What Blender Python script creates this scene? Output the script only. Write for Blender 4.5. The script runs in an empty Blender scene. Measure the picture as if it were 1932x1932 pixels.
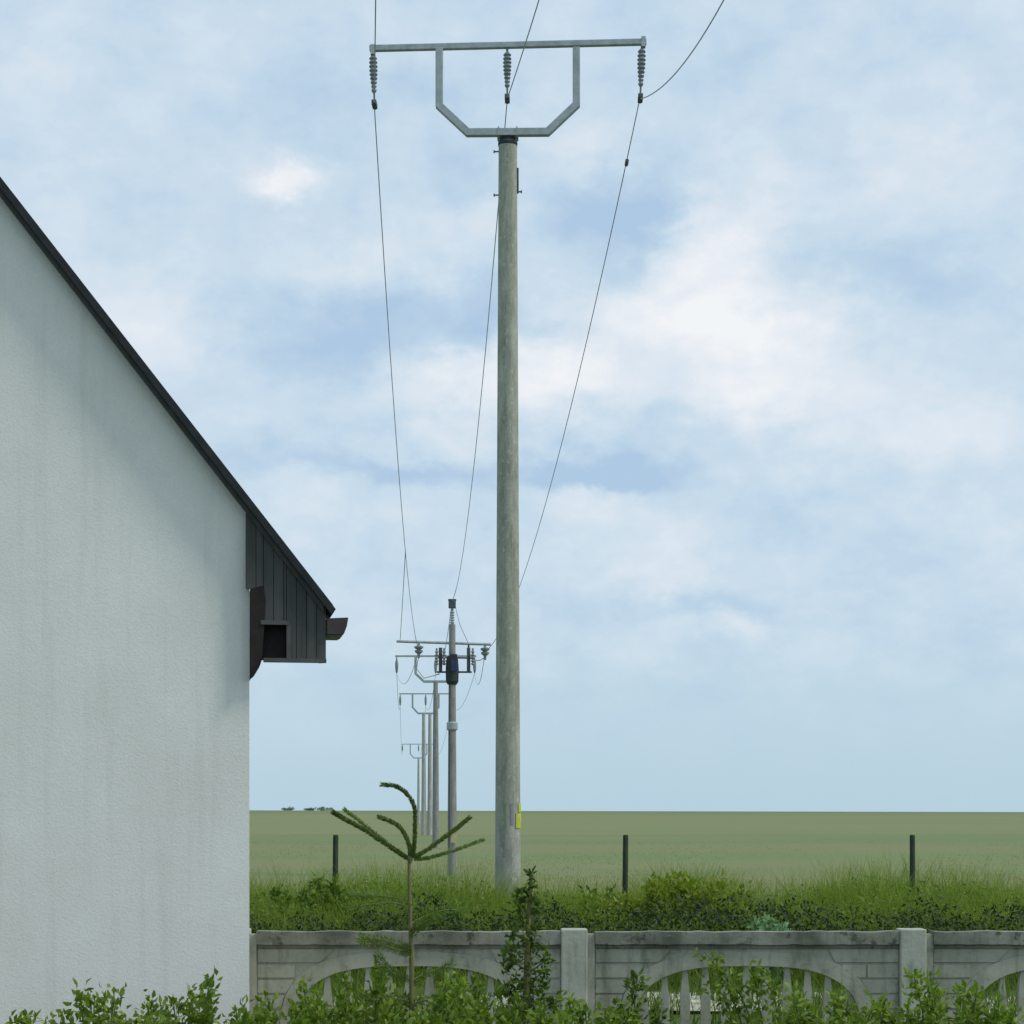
import bpy, math, random
import numpy as np
from mathutils import Vector, Matrix

# ------------------------------------------------------------------ camera, sky, sun
scene = bpy.context.scene
EYE = 1.65
F = 3800.0          # focal length in units of a 1932-unit wide frame
UC, VE = 966.0, 1570.0
cam_data = bpy.data.cameras.new("Camera")
cam = bpy.data.objects.new("Camera", cam_data)
scene.collection.objects.link(cam)
cam.location = (0, 0, EYE)
cam.rotation_euler = (math.radians(90), 0, 0)
cam_data.sensor_width = 36
cam_data.lens = F / 1932 * 36
cam_data.shift_y = (VE - 966) / 1932
cam_data.clip_start = 0.1
cam_data.clip_end = 20000
scene.camera = cam
scene.view_settings.view_transform = 'Standard'
scene.view_settings.look = 'None'
scene.view_settings.exposure = 0
scene.view_settings.gamma = 1

SUN_EL, SUN_AZ = 50.0, 104.0     # degrees; azimuth clockwise from +Y (high on the right)
world = bpy.data.worlds.new("World")
scene.world = world
world.use_nodes = True
wt = world.node_tree
wt.nodes.clear()


class NT:
    """small helper for node trees"""
    def __init__(s, tree):
        s.t = tree

    def n(s, typ, **kw):
        nd = s.t.nodes.new(typ)
        for k, v in kw.items():
            setattr(nd, k, v)
        return nd

    def put(s, sock, v):
        if isinstance(v, bpy.types.NodeSocket):
            s.t.links.new(v, sock)
        elif v is not None:
            sock.default_value = v

    def math(s, op, a, b=None, c=None, clamp=False):
        nd = s.n('ShaderNodeMath', operation=op)
        nd.use_clamp = clamp
        s.put(nd.inputs[0], a)
        if b is not None: s.put(nd.inputs[1], b)
        if c is not None: s.put(nd.inputs[2], c)
        return nd.outputs[0]

    def mix(s, fac, a, b, blend='MIX'):
        nd = s.n('ShaderNodeMix', data_type='RGBA', blend_type=blend)
        s.put(nd.inputs[0], fac)
        s.put(nd.inputs[6], a)
        s.put(nd.inputs[7], b)
        return nd.outputs[2]

    def noise(s, vec, scale, detail=4, rough=0.5, out=0):
        nd = s.n('ShaderNodeTexNoise')
        s.put(nd.inputs['Vector'], vec)
        nd.inputs['Scale'].default_value = scale
        nd.inputs['Detail'].default_value = detail
        nd.inputs['Roughness'].default_value = rough
        return nd.outputs[out]

    def ramp(s, fac, stops, interp='LINEAR'):
        nd = s.n('ShaderNodeValToRGB')
        cr = nd.color_ramp
        cr.interpolation = interp
        while len(cr.elements) < len(stops):
            cr.elements.new(0.5)
        for e, (p, c) in zip(cr.elements, stops):
            e.position = p
            e.color = (*c, 1) if len(c) == 3 else c
        s.put(nd.inputs[0], fac)
        return nd.outputs[0]

    def maprange(s, v, a, b, c=0.0, d=1.0, smooth=False):
        nd = s.n('ShaderNodeMapRange')
        if smooth: nd.interpolation_type = 'SMOOTHSTEP'
        s.put(nd.inputs[0], v)
        for i, x in enumerate((a, b, c, d)):
            s.put(nd.inputs[1 + i], x)
        return nd.outputs[0]

    def mapping(s, vec, scale=(1, 1, 1), loc=(0, 0, 0)):
        nd = s.n('ShaderNodeMapping')
        s.put(nd.inputs[0], vec)
        nd.inputs['Scale'].default_value = scale
        nd.inputs['Location'].default_value = loc
        return nd.outputs[0]


def srgb(r, g, b):
    def f(c):
        c /= 255.0
        return c / 12.92 if c <= 0.04045 else ((c + 0.055) / 1.055) ** 2.4
    return (f(r), f(g), f(b))


def lin4(r, g, b):
    return (*srgb(r, g, b), 1.0)


N = NT(wt)
sky = N.n('ShaderNodeTexSky', sky_type='NISHITA')
sky.sun_disc = False
sky.sun_elevation = math.radians(SUN_EL)
sky.sun_rotation = math.radians(SUN_AZ)
sky.air_density = 1.2
sky.dust_density = 2.0
tc = N.n('ShaderNodeTexCoord')
gen = tc.outputs['Generated']
sep = N.n('ShaderNodeSeparateXYZ'); wt.links.new(gen, sep.inputs[0])
az = N.math('ARCTAN2', sep.outputs[0], sep.outputs[1])
el = N.math('ARCSINE', sep.outputs[2])
# wispy warp of the cloud positions
cmb = N.n('ShaderNodeCombineXYZ'); N.put(cmb.inputs[0], az); N.put(cmb.inputs[1], el)
sv = N.mapping(cmb.outputs[0], (1, 1.5, 1))
warp = N.noise(sv, 11.0, 5, 0.6, out=1)
ws = N.n('ShaderNodeSeparateColor'); wt.links.new(warp, ws.inputs[0])
warp2 = N.noise(sv, 42.0, 6, 0.6, out=1)
ws2 = N.n('ShaderNodeSeparateColor'); wt.links.new(warp2, ws2.inputs[0])
waz = N.math('ADD', az, N.math('MULTIPLY', N.math('SUBTRACT', ws.outputs[0], 0.5), 0.075))
waz = N.math('ADD', waz, N.math('MULTIPLY', N.math('SUBTRACT', ws2.outputs[0], 0.5), 0.028))
wel = N.math('ADD', el, N.math('MULTIPLY', N.math('SUBTRACT', ws.outputs[1], 0.5), 0.055))
wel = N.math('ADD', wel, N.math('MULTIPLY', N.math('SUBTRACT', ws2.outputs[1], 0.5), 0.024))


def blob(u, v, ru, rv, amp):
    a0, e0 = math.atan((u - UC) / F), math.atan((VE - v) / F)
    dx = N.math('DIVIDE', N.math('SUBTRACT', waz, a0), ru / F)
    dy = N.math('DIVIDE', N.math('SUBTRACT', wel, e0), rv / F)
    r2 = N.math('MULTIPLY_ADD', dx, dx, N.math('MULTIPLY', dy, dy))
    return N.math('MULTIPLY', N.math('EXPONENT', N.math('MULTIPLY', r2, -1.0)), amp)


def total(lst):
    acc = None
    for b in lst:
        s_ = blob(*b)
        acc = s_ if acc is None else N.math('ADD', acc, s_)
    return acc


bright = total([(545, 335, 62, 28, 1.5), (1345, 450, 85, 60, 1.15), (1350, 520, 90, 70, 0.5), (1240, 600, 150, 65, 1.1), (1390, 620, 150, 90, 0.95), (1480, 650, 130, 90, 0.75), (1440, 740, 140, 50, 0.5),
                (1060, 735, 140, 55, 1.25), (880, 715, 110, 40, 0.8), (650, 480, 170, 60, 0.35), (880, 450, 90, 80, 0.4),
                (760, 760, 90, 45, 0.4), (1230, 1050, 110, 70, 0.45), (1140, 940, 70, 40, 0.35), (1350, 1190, 80, 25, 0.5),
                (600, 960, 180, 60, 0.3), (1100, 260, 120, 50, 0.4), (1430, 350, 60, 80, 0.3), (1330, 780, 160, 60, 0.3),
                (240, 620, 180, 90, 0.5), (1700, 820, 170, 80, 0.6), (1750, 300, 150, 60, 0.4)])
dark = total([(1160, 500, 70, 50, 0.4), (1380, 800, 200, 35, 0.35), (650, 610, 200, 75, 0.7), (1160, 390, 130, 55, 0.75), (800, 860, 330, 28, 0.55), (1120, 890, 170, 26, 0.8),
              (860, 330, 60, 60, 0.3), (1010, 660, 60, 25, 0.3), (1250, 1140, 220, 30, 0.35), (900, 590, 60, 80, 0.4),
              (760, 170, 240, 80, 0.3), (1700, 520, 200, 60, 0.4), (200, 900, 250, 50, 0.4), (980, 1330, 700, 60, 0.2)])
fine = N.noise(sv, 24.0, 7, 0.62)
broad = N.noise(sv, 7.0, 4, 0.5)
bright = N.math('MULTIPLY', bright, N.maprange(N.noise(sv, 34.0, 7, 0.6), 0.3, 0.7, 0.62, 1.35))
den = N.math('ADD', N.math('SUBTRACT', bright, dark), N.math('MULTIPLY', N.math('SUBTRACT', fine, 0.5), 1.25))
den = N.math('ADD', den, N.math('MULTIPLY', N.math('SUBTRACT', broad, 0.5), 0.8))
# the low sky is evener than the high sky
low = N.maprange(el, 0.02, 0.09, 0.25, 1.0, True)
den = N.math('MULTIPLY', den, low)
ccol = N.ramp(N.maprange(den, -0.62, 1.62), [(0.0, srgb(170, 196, 222)), (0.15, srgb(183, 206, 226)), (0.285, srgb(196, 215, 230)),
                                          (0.43, srgb(211, 223, 234)), (0.66, srgb(225, 231, 238)), (1.0, srgb(239, 241, 243))])
# towards the horizon the veil turns a touch bluer and darker
hz = N.maprange(el, 0.0, 0.12, 1.0, 0.0, True)
ccol = N.mix(N.math('MULTIPLY', hz, 0.8), ccol, lin4(174, 203, 218))
bg_sky = N.n('ShaderNodeBackground'); wt.links.new(sky.outputs[0], bg_sky.inputs[0]); bg_sky.inputs[1].default_value = 0.1
bg_cl = N.n('ShaderNodeBackground'); N.put(bg_cl.inputs[0], ccol); bg_cl.inputs[1].default_value = 1.09
ms = N.n('ShaderNodeMixShader'); ms.inputs[0].default_value = 0.93
wt.links.new(bg_sky.outputs[0], ms.inputs[1]); wt.links.new(bg_cl.outputs[0], ms.inputs[2])
wo = N.n('ShaderNodeOutputWorld'); wt.links.new(ms.outputs[0], wo.inputs[0])

sl = bpy.data.lights.new("Sun", 'SUN'); sl.energy = 2.3; sl.angle = math.radians(12); sl.color = (1.0, 0.95, 0.86)
sun = bpy.data.objects.new("Sun", sl); scene.collection.objects.link(sun)
sd = Vector((math.sin(math.radians(SUN_AZ)) * math.cos(math.radians(SUN_EL)), math.cos(math.radians(SUN_AZ)) * math.cos(math.radians(SUN_EL)), math.sin(math.radians(SUN_EL))))
sun.rotation_euler = sd.to_track_quat('Z', 'Y').to_euler()

# ------------------------------------------------------------------ helpers
rng = np.random.default_rng(11)
random.seed(5)
COL = scene.collection


def at(u, v, D):
    """point seen at frame position (u, v) at distance D"""
    return Vector(((u - UC) / F * D, D, EYE + (VE - v) / F * D))


class MB:
    def __init__(s):
        s.v = []; s.f = []

    def add(s, vs, fs):
        o = len(s.v)
        s.v += [tuple(p) for p in vs]
        s.f += [tuple(i + o for i in f) for f in fs]

    def box(s, c, size, rot=None):
        hx, hy, hz_ = [x / 2 for x in size]
        vs = [Vector((x * hx, y * hy, z * hz_)) for x in (-1, 1) for y in (-1, 1) for z in (-1, 1)]
        if rot is not None: vs = [rot @ p for p in vs]
        vs = [p + Vector(c) for p in vs]
        s.add(vs, [(0, 1, 3, 2), (4, 6, 7, 5), (0, 4, 5, 1), (2, 3, 7, 6), (0, 2, 6, 4), (1, 5, 7, 3)])

    def prism(s, poly, y0, y1):
        """polygon in x,z extruded along y"""
        n = len(poly)
        vs = [(x, y0, z) for x, z in poly] + [(x, y1, z) for x, z in poly]
        s.add(vs, [tuple(range(n)), tuple(range(2 * n - 1, n - 1, -1))] + [((i + 1) % n, i, i + n, (i + 1) % n + n) for i in range(n)])

    def tube(s, pts, r, seg=10, cap=True):
        pts = [Vector(p) for p in pts]
        rs = r if hasattr(r, '__len__') else [r] * len(pts)
        n = len(pts); vs = []; fs = []
        a = None
        for i, p in enumerate(pts):
            d = (pts[min(i + 1, n - 1)] - pts[max(i - 1, 0)]).normalized()
            if a is None:
                a = d.cross(Vector((0, 0, 1)))
                if a.length < 0.2: a = d.cross(Vector((0, 1, 0)))
            else:
                a = a - d * a.dot(d)
            a.normalize(); b = a.cross(d).normalized()
            for k in range(seg):
                t = 2 * math.pi * k / seg
                vs.append(p + (a * math.cos(t) + b * math.sin(t)) * rs[i])
        for i in range(n - 1):
            for k in range(seg):
                k2 = (k + 1) % seg
                fs.append((i * seg + k, i * seg + k2, (i + 1) * seg + k2, (i + 1) * seg + k))
        if cap:
            fs.append(tuple(range(seg - 1, -1, -1)))
            fs.append(tuple((n - 1) * seg + k for k in range(seg)))
        s.add(vs, fs)

    def lathe(s, prof, c=(0, 0, 0), seg=20):
        """profile list of (radius, z), closed at both ends"""
        s.tube([(c[0], c[1], c[2] + z) for _, z in prof], [max(r, 1e-4) for r, _ in prof], seg)

    def build(s, name, mat, parent=None, smooth=False, loc=None):
        me = bpy.data.meshes.new(name)
        me.from_pydata(s.v, [], s.f)
        me.update()
        if smooth:
            me.polygons.foreach_set('use_smooth', [True] * len(me.polygons))
            me.set_sharp_from_angle(angle=math.radians(40))
        if mat is not None: me.materials.append(mat)
        o = bpy.data.objects.new(name, me)
        COL.objects.link(o)
        if parent is not None: o.parent = parent
        if loc is not None: o.location = loc
        return o


def bevel(o, w, seg=2):
    m = o.modifiers.new('bevel', 'BEVEL'); m.width = w; m.segments = seg; m.limit_method = 'ANGLE'
    return o


def empty(name, loc=(0, 0, 0), rz=0.0):
    o = bpy.data.objects.new(name, None)
    o.empty_display_size = 0.2
    COL.objects.link(o); o.location = loc; o.rotation_euler = (0, 0, rz)
    return o


def tag(o, label=None, cat=None, group=None, kind=None):
    if label: o['label'] = label
    if cat: o['category'] = cat
    if group: o['group'] = group
    if kind: o['kind'] = kind
    return o


def np_mesh(name, verts, faces, mat, parent=None, smooth=False):
    """faces: int array (n,k)"""
    me = bpy.data.meshes.new(name)
    n, k = faces.shape
    me.vertices.add(len(verts)); me.vertices.foreach_set('co', np.ascontiguousarray(verts, dtype=np.float32).ravel())
    me.loops.add(n * k); me.loops.foreach_set('vertex_index', np.ascontiguousarray(faces, dtype=np.int32).ravel())
    me.polygons.add(n)
    me.polygons.foreach_set('loop_start', np.arange(0, n * k, k, dtype=np.int32))
    me.update(calc_edges=True)
    if smooth: me.polygons.foreach_set('use_smooth', [True] * n)
    me.materials.append(mat)
    o = bpy.data.objects.new(name, me); COL.objects.link(o)
    if parent is not None: o.parent = parent
    return o


# ------------------------------------------------------------------ materials
def base_mat(name, rough=0.8, spec=0.3):
    m = bpy.data.materials.new(name); m.use_nodes = True
    t = m.node_tree; p = t.nodes['Principled BSDF']
    p.inputs['Roughness'].default_value = rough
    p.inputs['Specular IOR Level'].default_value = spec
    return m, NT(t), p


def bump(n, p, h, strength=0.3, dist=0.01):
    b = n.n('ShaderNodeBump'); b.inputs['Strength'].default_value = strength; b.inputs['Distance'].default_value = dist
    n.put(b.inputs['Height'], h); n.put(p.inputs['Normal'], b.outputs[0])


def mat_noise(name, c1, c2, scale, rough=0.8, stretch=(1, 1, 1), bstr=0.3, bdist=0.01, detail=5, metallic=0.0, spec=0.3, lo=0.35, hi=0.65):
    m, n, p = base_mat(name, rough, spec)
    co = n.n('ShaderNodeTexCoord').outputs['Object']
    f = n.noise(n.mapping(co, stretch), scale, detail, 0.6)
    n.put(p.inputs['Base Color'], n.mix(n.maprange(f, lo, hi), (*c1, 1), (*c2, 1)))
    p.inputs['Metallic'].default_value = metallic
    bump(n, p, f, bstr, bdist)
    return m


def mat_leaf(name, cols, trans=0.35, rough=0.55):
    """cols: list of linear colours, one is picked per leaf"""
    m = bpy.data.materials.new(name); m.use_nodes = True
    n = NT(m.node_tree); m.node_tree.nodes.clear()
    g = n.n('ShaderNodeNewGeometry')
    k = len(cols)
    c = n.ramp(g.outputs['Random Per Island'], [((i + 0.5) / k, cc) for i, cc in enumerate(cols)])
    p = n.n('ShaderNodeBsdfPrincipled'); n.put(p.inputs['Base Color'], c)
    p.inputs['Roughness'].default_value = rough; p.inputs['Specular IOR Level'].default_value = 0.25
    tr = n.n('ShaderNodeBsdfTranslucent'); n.put(tr.inputs[0], n.mix(1.0, c, (1.25, 1.35, 0.6, 1), 'MULTIPLY'))
    mx = n.n('ShaderNodeMixShader'); mx.inputs[0].default_value = trans
    m.node_tree.links.new(p.outputs[0], mx.inputs[1]); m.node_tree.links.new(tr.outputs[0], mx.inputs[2])
    o = n.n('ShaderNodeOutputMaterial'); m.node_tree.links.new(mx.outputs[0], o.inputs[0])
    return m


def mat_pole(name, moss=True, dark=1.0):
    m, n, p = base_mat(name, 0.9, 0.2)
    co = n.n('ShaderNodeTexCoord').outputs['Object']
    z = n.n('ShaderNodeSeparateXYZ'); n.put(z.inputs[0], co)
    big = n.noise(n.mapping(co, (3, 3, 0.9)), 2.2, 6, 0.72)
    fine_ = n.noise(co, 34.0, 4, 0.7)
    streak = n.noise(n.mapping(co, (14, 14, 0.8)), 2.0, 4, 0.6)
    grey = n.mix(n.maprange(big, 0.35, 0.65), (0.25 * dark, 0.26 * dark, 0.24 * dark, 1), (0.38 * dark, 0.39 * dark, 0.37 * dark, 1))
    if moss:
        green = n.mix(n.maprange(big, 0.3, 0.7), (0.205, 0.22, 0.17, 1), (0.41, 0.43, 0.36, 1))
        hgt = n.maprange(n.math('ADD', z.outputs[2], n.math('MULTIPLY', big, 2.5)), 1.6, 4.6)
        colr = n.mix(hgt, grey, green)
        sp = n.maprange(n.noise(n.mapping(co, (1, 1, 0.7)), 17.0, 3, 0.5), 0.60, 0.68)
        colr = n.mix(n.math('MULTIPLY', sp, 0.55), colr, (0.47, 0.5, 0.40, 1))
    else:
        colr = grey
    colr = n.mix(n.math('MULTIPLY', n.maprange(streak, 0.5, 0.75), 0.45), colr, (0.12, 0.13, 0.09, 1))
    colr = n.mix(0.5, colr, n.mix(n.maprange(fine_, 0.3, 0.7), n.mix(1.0, colr, (0.75, 0.75, 0.75, 1), 'MULTIPLY'), n.mix(1.0, colr, (1.3, 1.3, 1.3, 1), 'MULTIPLY')))
    n.put(p.inputs['Base Color'], colr)
    bump(n, p, fine_, 0.5, 0.006)
    return m


M_POLE = mat_pole('mossy_concrete')
M_POLE2 = mat_pole('weathered_concrete', False, 0.75)
M_POLE3 = mat_pole('hazed_pale_concrete', False, 1.15)  # pale concrete, lightened further to put distance haze into the farthest poles
M_GALV = mat_noise('galvanised_steel', (0.27, 0.32, 0.32), (0.38, 0.43, 0.43), 9.0, 0.55, bstr=0.05, metallic=0.25)
M_DARKM = mat_noise('dark_steel', (0.05, 0.06, 0.07), (0.10, 0.115, 0.13), 12.0, 0.6, bstr=0.05)
M_INS = mat_noise('glazed_insulator', (0.15, 0.18, 0.19), (0.21, 0.25, 0.26), 6.0, 0.3, bstr=0.02, spec=0.5)
M_WIRE = mat_noise('aluminium_conductor', (0.28, 0.31, 0.35), (0.36, 0.39, 0.44), 5.0, 0.6, bstr=0.02)
M_BLUE = mat_noise('blue_box_paint', (0.02, 0.035, 0.10), (0.03, 0.05, 0.13), 12.0, 0.5, bstr=0.02)
M_YEL = mat_noise('yellow_sign_enamel', (0.33, 0.38, 0.04), (0.52, 0.56, 0.07), 9.0, 0.45, bstr=0.02)
M_TAN = mat_noise('faded_sign_enamel', (0.42, 0.40, 0.20), (0.5, 0.46, 0.25), 9.0, 0.5, bstr=0.02)
M_CAP = mat_noise('bitumen_cap', (0.02, 0.03, 0.032), (0.045, 0.055, 0.055), 14.0, 0.8)
M_POST = mat_noise('dark_creosoted_wood', (0.018, 0.03, 0.020), (0.045, 0.06, 0.04), 7.0, 0.85, (6, 6, 0.8), 0.4)


# ------------------------------------------------------------------ ground
_kd = [-60, 12, 20, 28.6, 67, 99, 143, 190, 237, 340, 430, 500, 540, 640, 900, 2000, 9000]
_kz = [0, 0, 0, 0.05, 0.20, 0.85, 1.44, 2.02, 2.62, 4.35, 5.95, 6.93, 7.05, 6.4, 2.0, -12, -60]


def gz(x, y):
    z = np.interp(y, _kd, _kz)
    far = np.clip((np.asarray(y, float) - 60) / 400, 0, 1)
    z = z + far * (-0.0022 * np.clip(x, -150, 150))
    return z


ys = np.concatenate([np.arange(-20, 40, 1.0), np.arange(40, 150, 2.5), np.arange(150, 700, 8), np.geomspace(700, 9000, 26)])
xs = np.concatenate([-np.geomspace(4000, 26, 20), np.linspace(-25, 25, 51), np.geomspace(26, 4000, 20)])
XX, YY = np.meshgrid(xs, ys)
ZZ = gz(XX, YY)
lump = 0.03 * np.sin(XX * 1.7 + 2 * np.sin(YY * 0.6)) * np.sin(YY * 1.1)
ZZ = ZZ + np.where((YY > 14) & (YY < 80), lump, 0)
nx = len(xs); ny = len(ys)
idx = np.arange(nx * ny).reshape(ny, nx)
faces = np.stack([idx[:-1, :-1], idx[:-1, 1:], idx[1:, 1:], idx[1:, :-1]], -1).reshape(-1, 4)


def mat_field():
    m, n, p = base_mat('field_grass', 0.95, 0.1)
    geo = n.n('ShaderNodeNewGeometry').outputs['Position']
    sp = n.n('ShaderNodeSeparateXYZ'); n.put(sp.inputs[0], geo)
    # strips across the field: crop rows and patches of different growth
    b1 = n.noise(n.mapping(geo, (0.012, 0.055, 0)), 1.0, 4, 0.6)
    b2 = n.noise(n.mapping(geo, (0.05, 0.35, 0)), 1.0, 4, 0.6)
    b3 = n.noise(n.mapping(geo, (1.2, 1.2, 0)), 1.0, 6, 0.7)
    b4 = n.noise(n.mapping(geo, (0.12, 0.02, 0)), 1.0, 3, 0.6)
    c = n.mix(n.maprange(b1, 0.42, 0.57), (0.20, 0.20, 0.105, 1), (0.135, 0.20, 0.085, 1))
    c = n.mix(n.math('MULTIPLY', n.maprange(b2, 0.42, 0.68), 0.6), c, (0.20, 0.195, 0.105, 1))
    c = n.mix(n.math('MULTIPLY', n.maprange(b4, 0.45, 0.7), 0.35), c, (0.16, 0.22, 0.085, 1))
    c = n.mix(n.math('MULTIPLY', n.maprange(b3, 0.35, 0.65), 0.3), c, (0.10, 0.12, 0.055, 1))
    wob = n.math('ADD', sp.outputs[1], n.math('MULTIPLY', n.math('SUBTRACT', n.noise(n.mapping(geo, (0.04, 0.06, 0)), 1.0, 3), 0.5), 30))
    near_ = n.maprange(wob, 62, 76, 1.0, 0.0)
    mid_ = n.math('MULTIPLY', n.maprange(wob, 66, 78), n.maprange(wob, 105, 122, 1.0, 0.0))
    c = n.mix(n.math('MULTIPLY', mid_, 0.4), c, (0.16, 0.205, 0.09, 1))
    c = n.mix(n.math('MULTIPLY', near_, 0.4), c, (0.20, 0.19, 0.105, 1))
    far_ = n.math('MULTIPLY', n.maprange(wob, 130, 170), n.maprange(wob, 330, 400, 1.0, 0.0))
    c = n.mix(n.math('MULTIPLY', far_, 0.5), c, (0.19, 0.215, 0.105, 1))
    yard = n.maprange(sp.outputs[1], 27, 31)
    c = n.mix(yard, (0.075, 0.11, 0.035, 1), c)
    # band of darker growth on the crest
    crest = n.maprange(sp.outputs[1], 400, 470)
    c = n.mix(n.math('MULTIPLY', crest, 0.6), c, (0.11, 0.15, 0.085, 1))
    n.put(p.inputs['Base Color'], c)
    bump(n, p, b3, 0.6, 0.15)
    return m


M_FIELD = mat_field()
g = np_mesh('ground', np.stack([XX.ravel(), YY.ravel(), ZZ.ravel()], -1), faces, M_FIELD, smooth=True)
tag(g, kind='structure')

# pale dirt track between the garden wall and the weeds
txs = np.linspace(-30, 40, 141)
tw = np.array([17.9, 18.2, 18.6, 19.1, 19.6, 20.0])
TX, TY = np.meshgrid(txs, tw)
TY = TY + 0.25 * np.sin(TX * 0.9) + 0.12 * np.sin(TX * 2.3)
TZ = gz(TX, TY) + 0.045 + np.array([0, .02, .0, .03, .02, 0])[:, None]
ti = np.arange(TX.size).reshape(TX.shape)
tf = np.stack([ti[:-1, :-1], ti[:-1, 1:], ti[1:, 1:], ti[1:, :-1]], -1).reshape(-1, 4)
M_TRACK = mat_noise('pale_gravel', (0.17, 0.18, 0.11), (0.50, 0.50, 0.41), 7.0, 0.95, bstr=0.6, bdist=0.03)
trk = np_mesh('dirt_track', np.stack([TX.ravel(), TY.ravel(), TZ.ravel()], -1), tf, M_TRACK, smooth=True)
tag(trk, kind='structure')

# ------------------------------------------------------------------ vegetation generators
def blades(P, H, W, lean, seg=3):
    """grass blades: P (n,3) roots, H heights, W widths"""
    n = len(P)
    a = rng.uniform(0, 2 * np.pi, n); la = rng.uniform(0, 2 * np.pi, n)
    side = np.stack([np.cos(a), np.sin(a), np.zeros(n)], -1)
    ld = np.stack([np.cos(la), np.sin(la), np.zeros(n)], -1) * (rng.uniform(0.1, 1, n) * lean)[:, None]
    V = []
    for k in range(seg + 1):
        t = k / seg
        w = W * (1 - t) ** 0.7 * 0.5 + 0.0006
        c = P + ld * (t ** 1.8 * H)[:, None]
        c = c + np.array([0, 0, 1.0]) * (H * (t - 0.18 * t * t))[:, None]
        V.append(c - side * w[:, None]); V.append(c + side * w[:, None])
    V = np.stack(V, 1)  # n, 2(seg+1), 3
    m = 2 * (seg + 1)
    base = (np.arange(n) * m)[:, None]
    Fs = []
    for k in range(seg):
        Fs.append(np.stack([base[:, 0] + 2 * k, base[:, 0] + 2 * k + 1, base[:, 0] + 2 * k + 3, base[:, 0] + 2 * k + 2], -1))
    return V.reshape(-1, 3), np.concatenate(Fs)


def leaves(P, Dn, L, W, droop=0.25):
    """leaf blades at P pointing along Dn: two quads folded on the midrib"""
    n = len(P)
    Dn = Dn / np.linalg.norm(Dn, axis=1, keepdims=True)
    r = rng.normal(size=(n, 3)); s = np.cross(Dn, r); s /= np.linalg.norm(s, axis=1, keepdims=True)
    u = np.cross(s, Dn)
    L = L[:, None]; W = W[:, None]
    p0 = P; p1 = P + Dn * L * .45 + s * W * .5 + u * W * .18; p2 = P + Dn * L * .98 - u * L * droop; p3 = P + Dn * L * .45 - s * W * .5 + u * W * .18
    pm = P + Dn * L * .5
    pa = P + Dn * L * .78 + s * W * .3 - u * L * droop * .5; pb = P + Dn * L * .78 - s * W * .3 - u * L * droop * .5
    V = np.stack([p0, p1, pa, p2, pb, p3, pm], 1)
    b = (np.arange(n) * 7)
    Fs = np.concatenate([np.stack([b, b + 1, b + 2, b + 6], -1), np.stack([b + 6, b + 2, b + 3, b + 3], -1)[:, [0, 1, 2, 3]],
                         np.stack([b, b + 6, b + 4, b + 5], -1)])
    # the tip uses a quad pa-p2-pb-pm
    Fs = np.concatenate([np.stack([b, b + 1, b + 2, b + 6], -1), np.stack([b + 6, b + 2, b + 3, b + 4], -1), np.stack([b, b + 6, b + 4, b + 5], -1)])
    return V.reshape(-1, 3), Fs


def merge(lst):
    o = 0; Vs = []; Fs = []
    for v, f in lst:
        Vs.append(v); Fs.append(f + o); o += len(v)
    return np.concatenate(Vs), np.concatenate(Fs)


M_WEED = mat_leaf('weed_leaf', [srgb(76, 98, 38), srgb(104, 130, 48), srgb(90, 116, 44), srgb(128, 144, 60), srgb(84, 114, 48)], 0.35)
M_WEEDY = mat_leaf('yellow_green_leaf', [srgb(116, 134, 44), srgb(140, 152, 56), srgb(98, 122, 40), srgb(128, 142, 62)], 0.4)
M_GREY = mat_leaf('grey_green_leaf', [srgb(112, 148, 108), srgb(134, 168, 128), srgb(96, 134, 92)], 0.25)
M_SHRUB = mat_leaf('garden_shrub_leaf', [srgb(82, 108, 38), srgb(114, 140, 50), srgb(136, 156, 64), srgb(94, 120, 44), srgb(124, 148, 72), srgb(106, 124, 48)], 0.4)
M_DSHRUB = mat_leaf('dark_shrub_leaf', [srgb(62, 84, 34), srgb(84, 106, 42), srgb(98, 120, 46)], 0.35)
M_DRY = mat_leaf('field_stalk', [srgb(148, 142, 100), srgb(122, 140, 84), srgb(138, 132, 92), srgb(112, 138, 80)], 0.3, 0.8)
M_STEM = mat_noise('brown_stem', (0.06, 0.05, 0.02), (0.11, 0.085, 0.035), 20.0, 0.8)
M_GSTEM = mat_noise('green_stem', (0.07, 0.10, 0.03), (0.12, 0.14, 0.05), 20.0, 0.7)

# top outline of the weeds, read along the frame at about 24.5 m
_tu = [-400, 0, 250, 475, 560, 640, 700, 780, 850, 900, 950, 1000, 1060, 1120, 1180, 1250, 1320, 1400, 1450, 1550, 1700, 1932, 2300]
_tv = [1660, 1650, 1655, 1655, 1640, 1655, 1648, 1656, 1654, 1662, 1680, 1682, 1672, 1655, 1655, 1632, 1632, 1665, 1672, 1660, 1650, 1660, 1660]


def weed_top(x, y):
    u = UC + x / y * F
    v = np.interp(u, _tu, _tv)
    return (EYE + (VE - v) / F * 24.5) * 1.09


M_TGRASS = mat_leaf('tall_grass_blade', [srgb(104, 126, 48), srgb(128, 146, 60), srgb(92, 120, 46), srgb(146, 154, 80), srgb(112, 138, 54)], 0.45)


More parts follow.
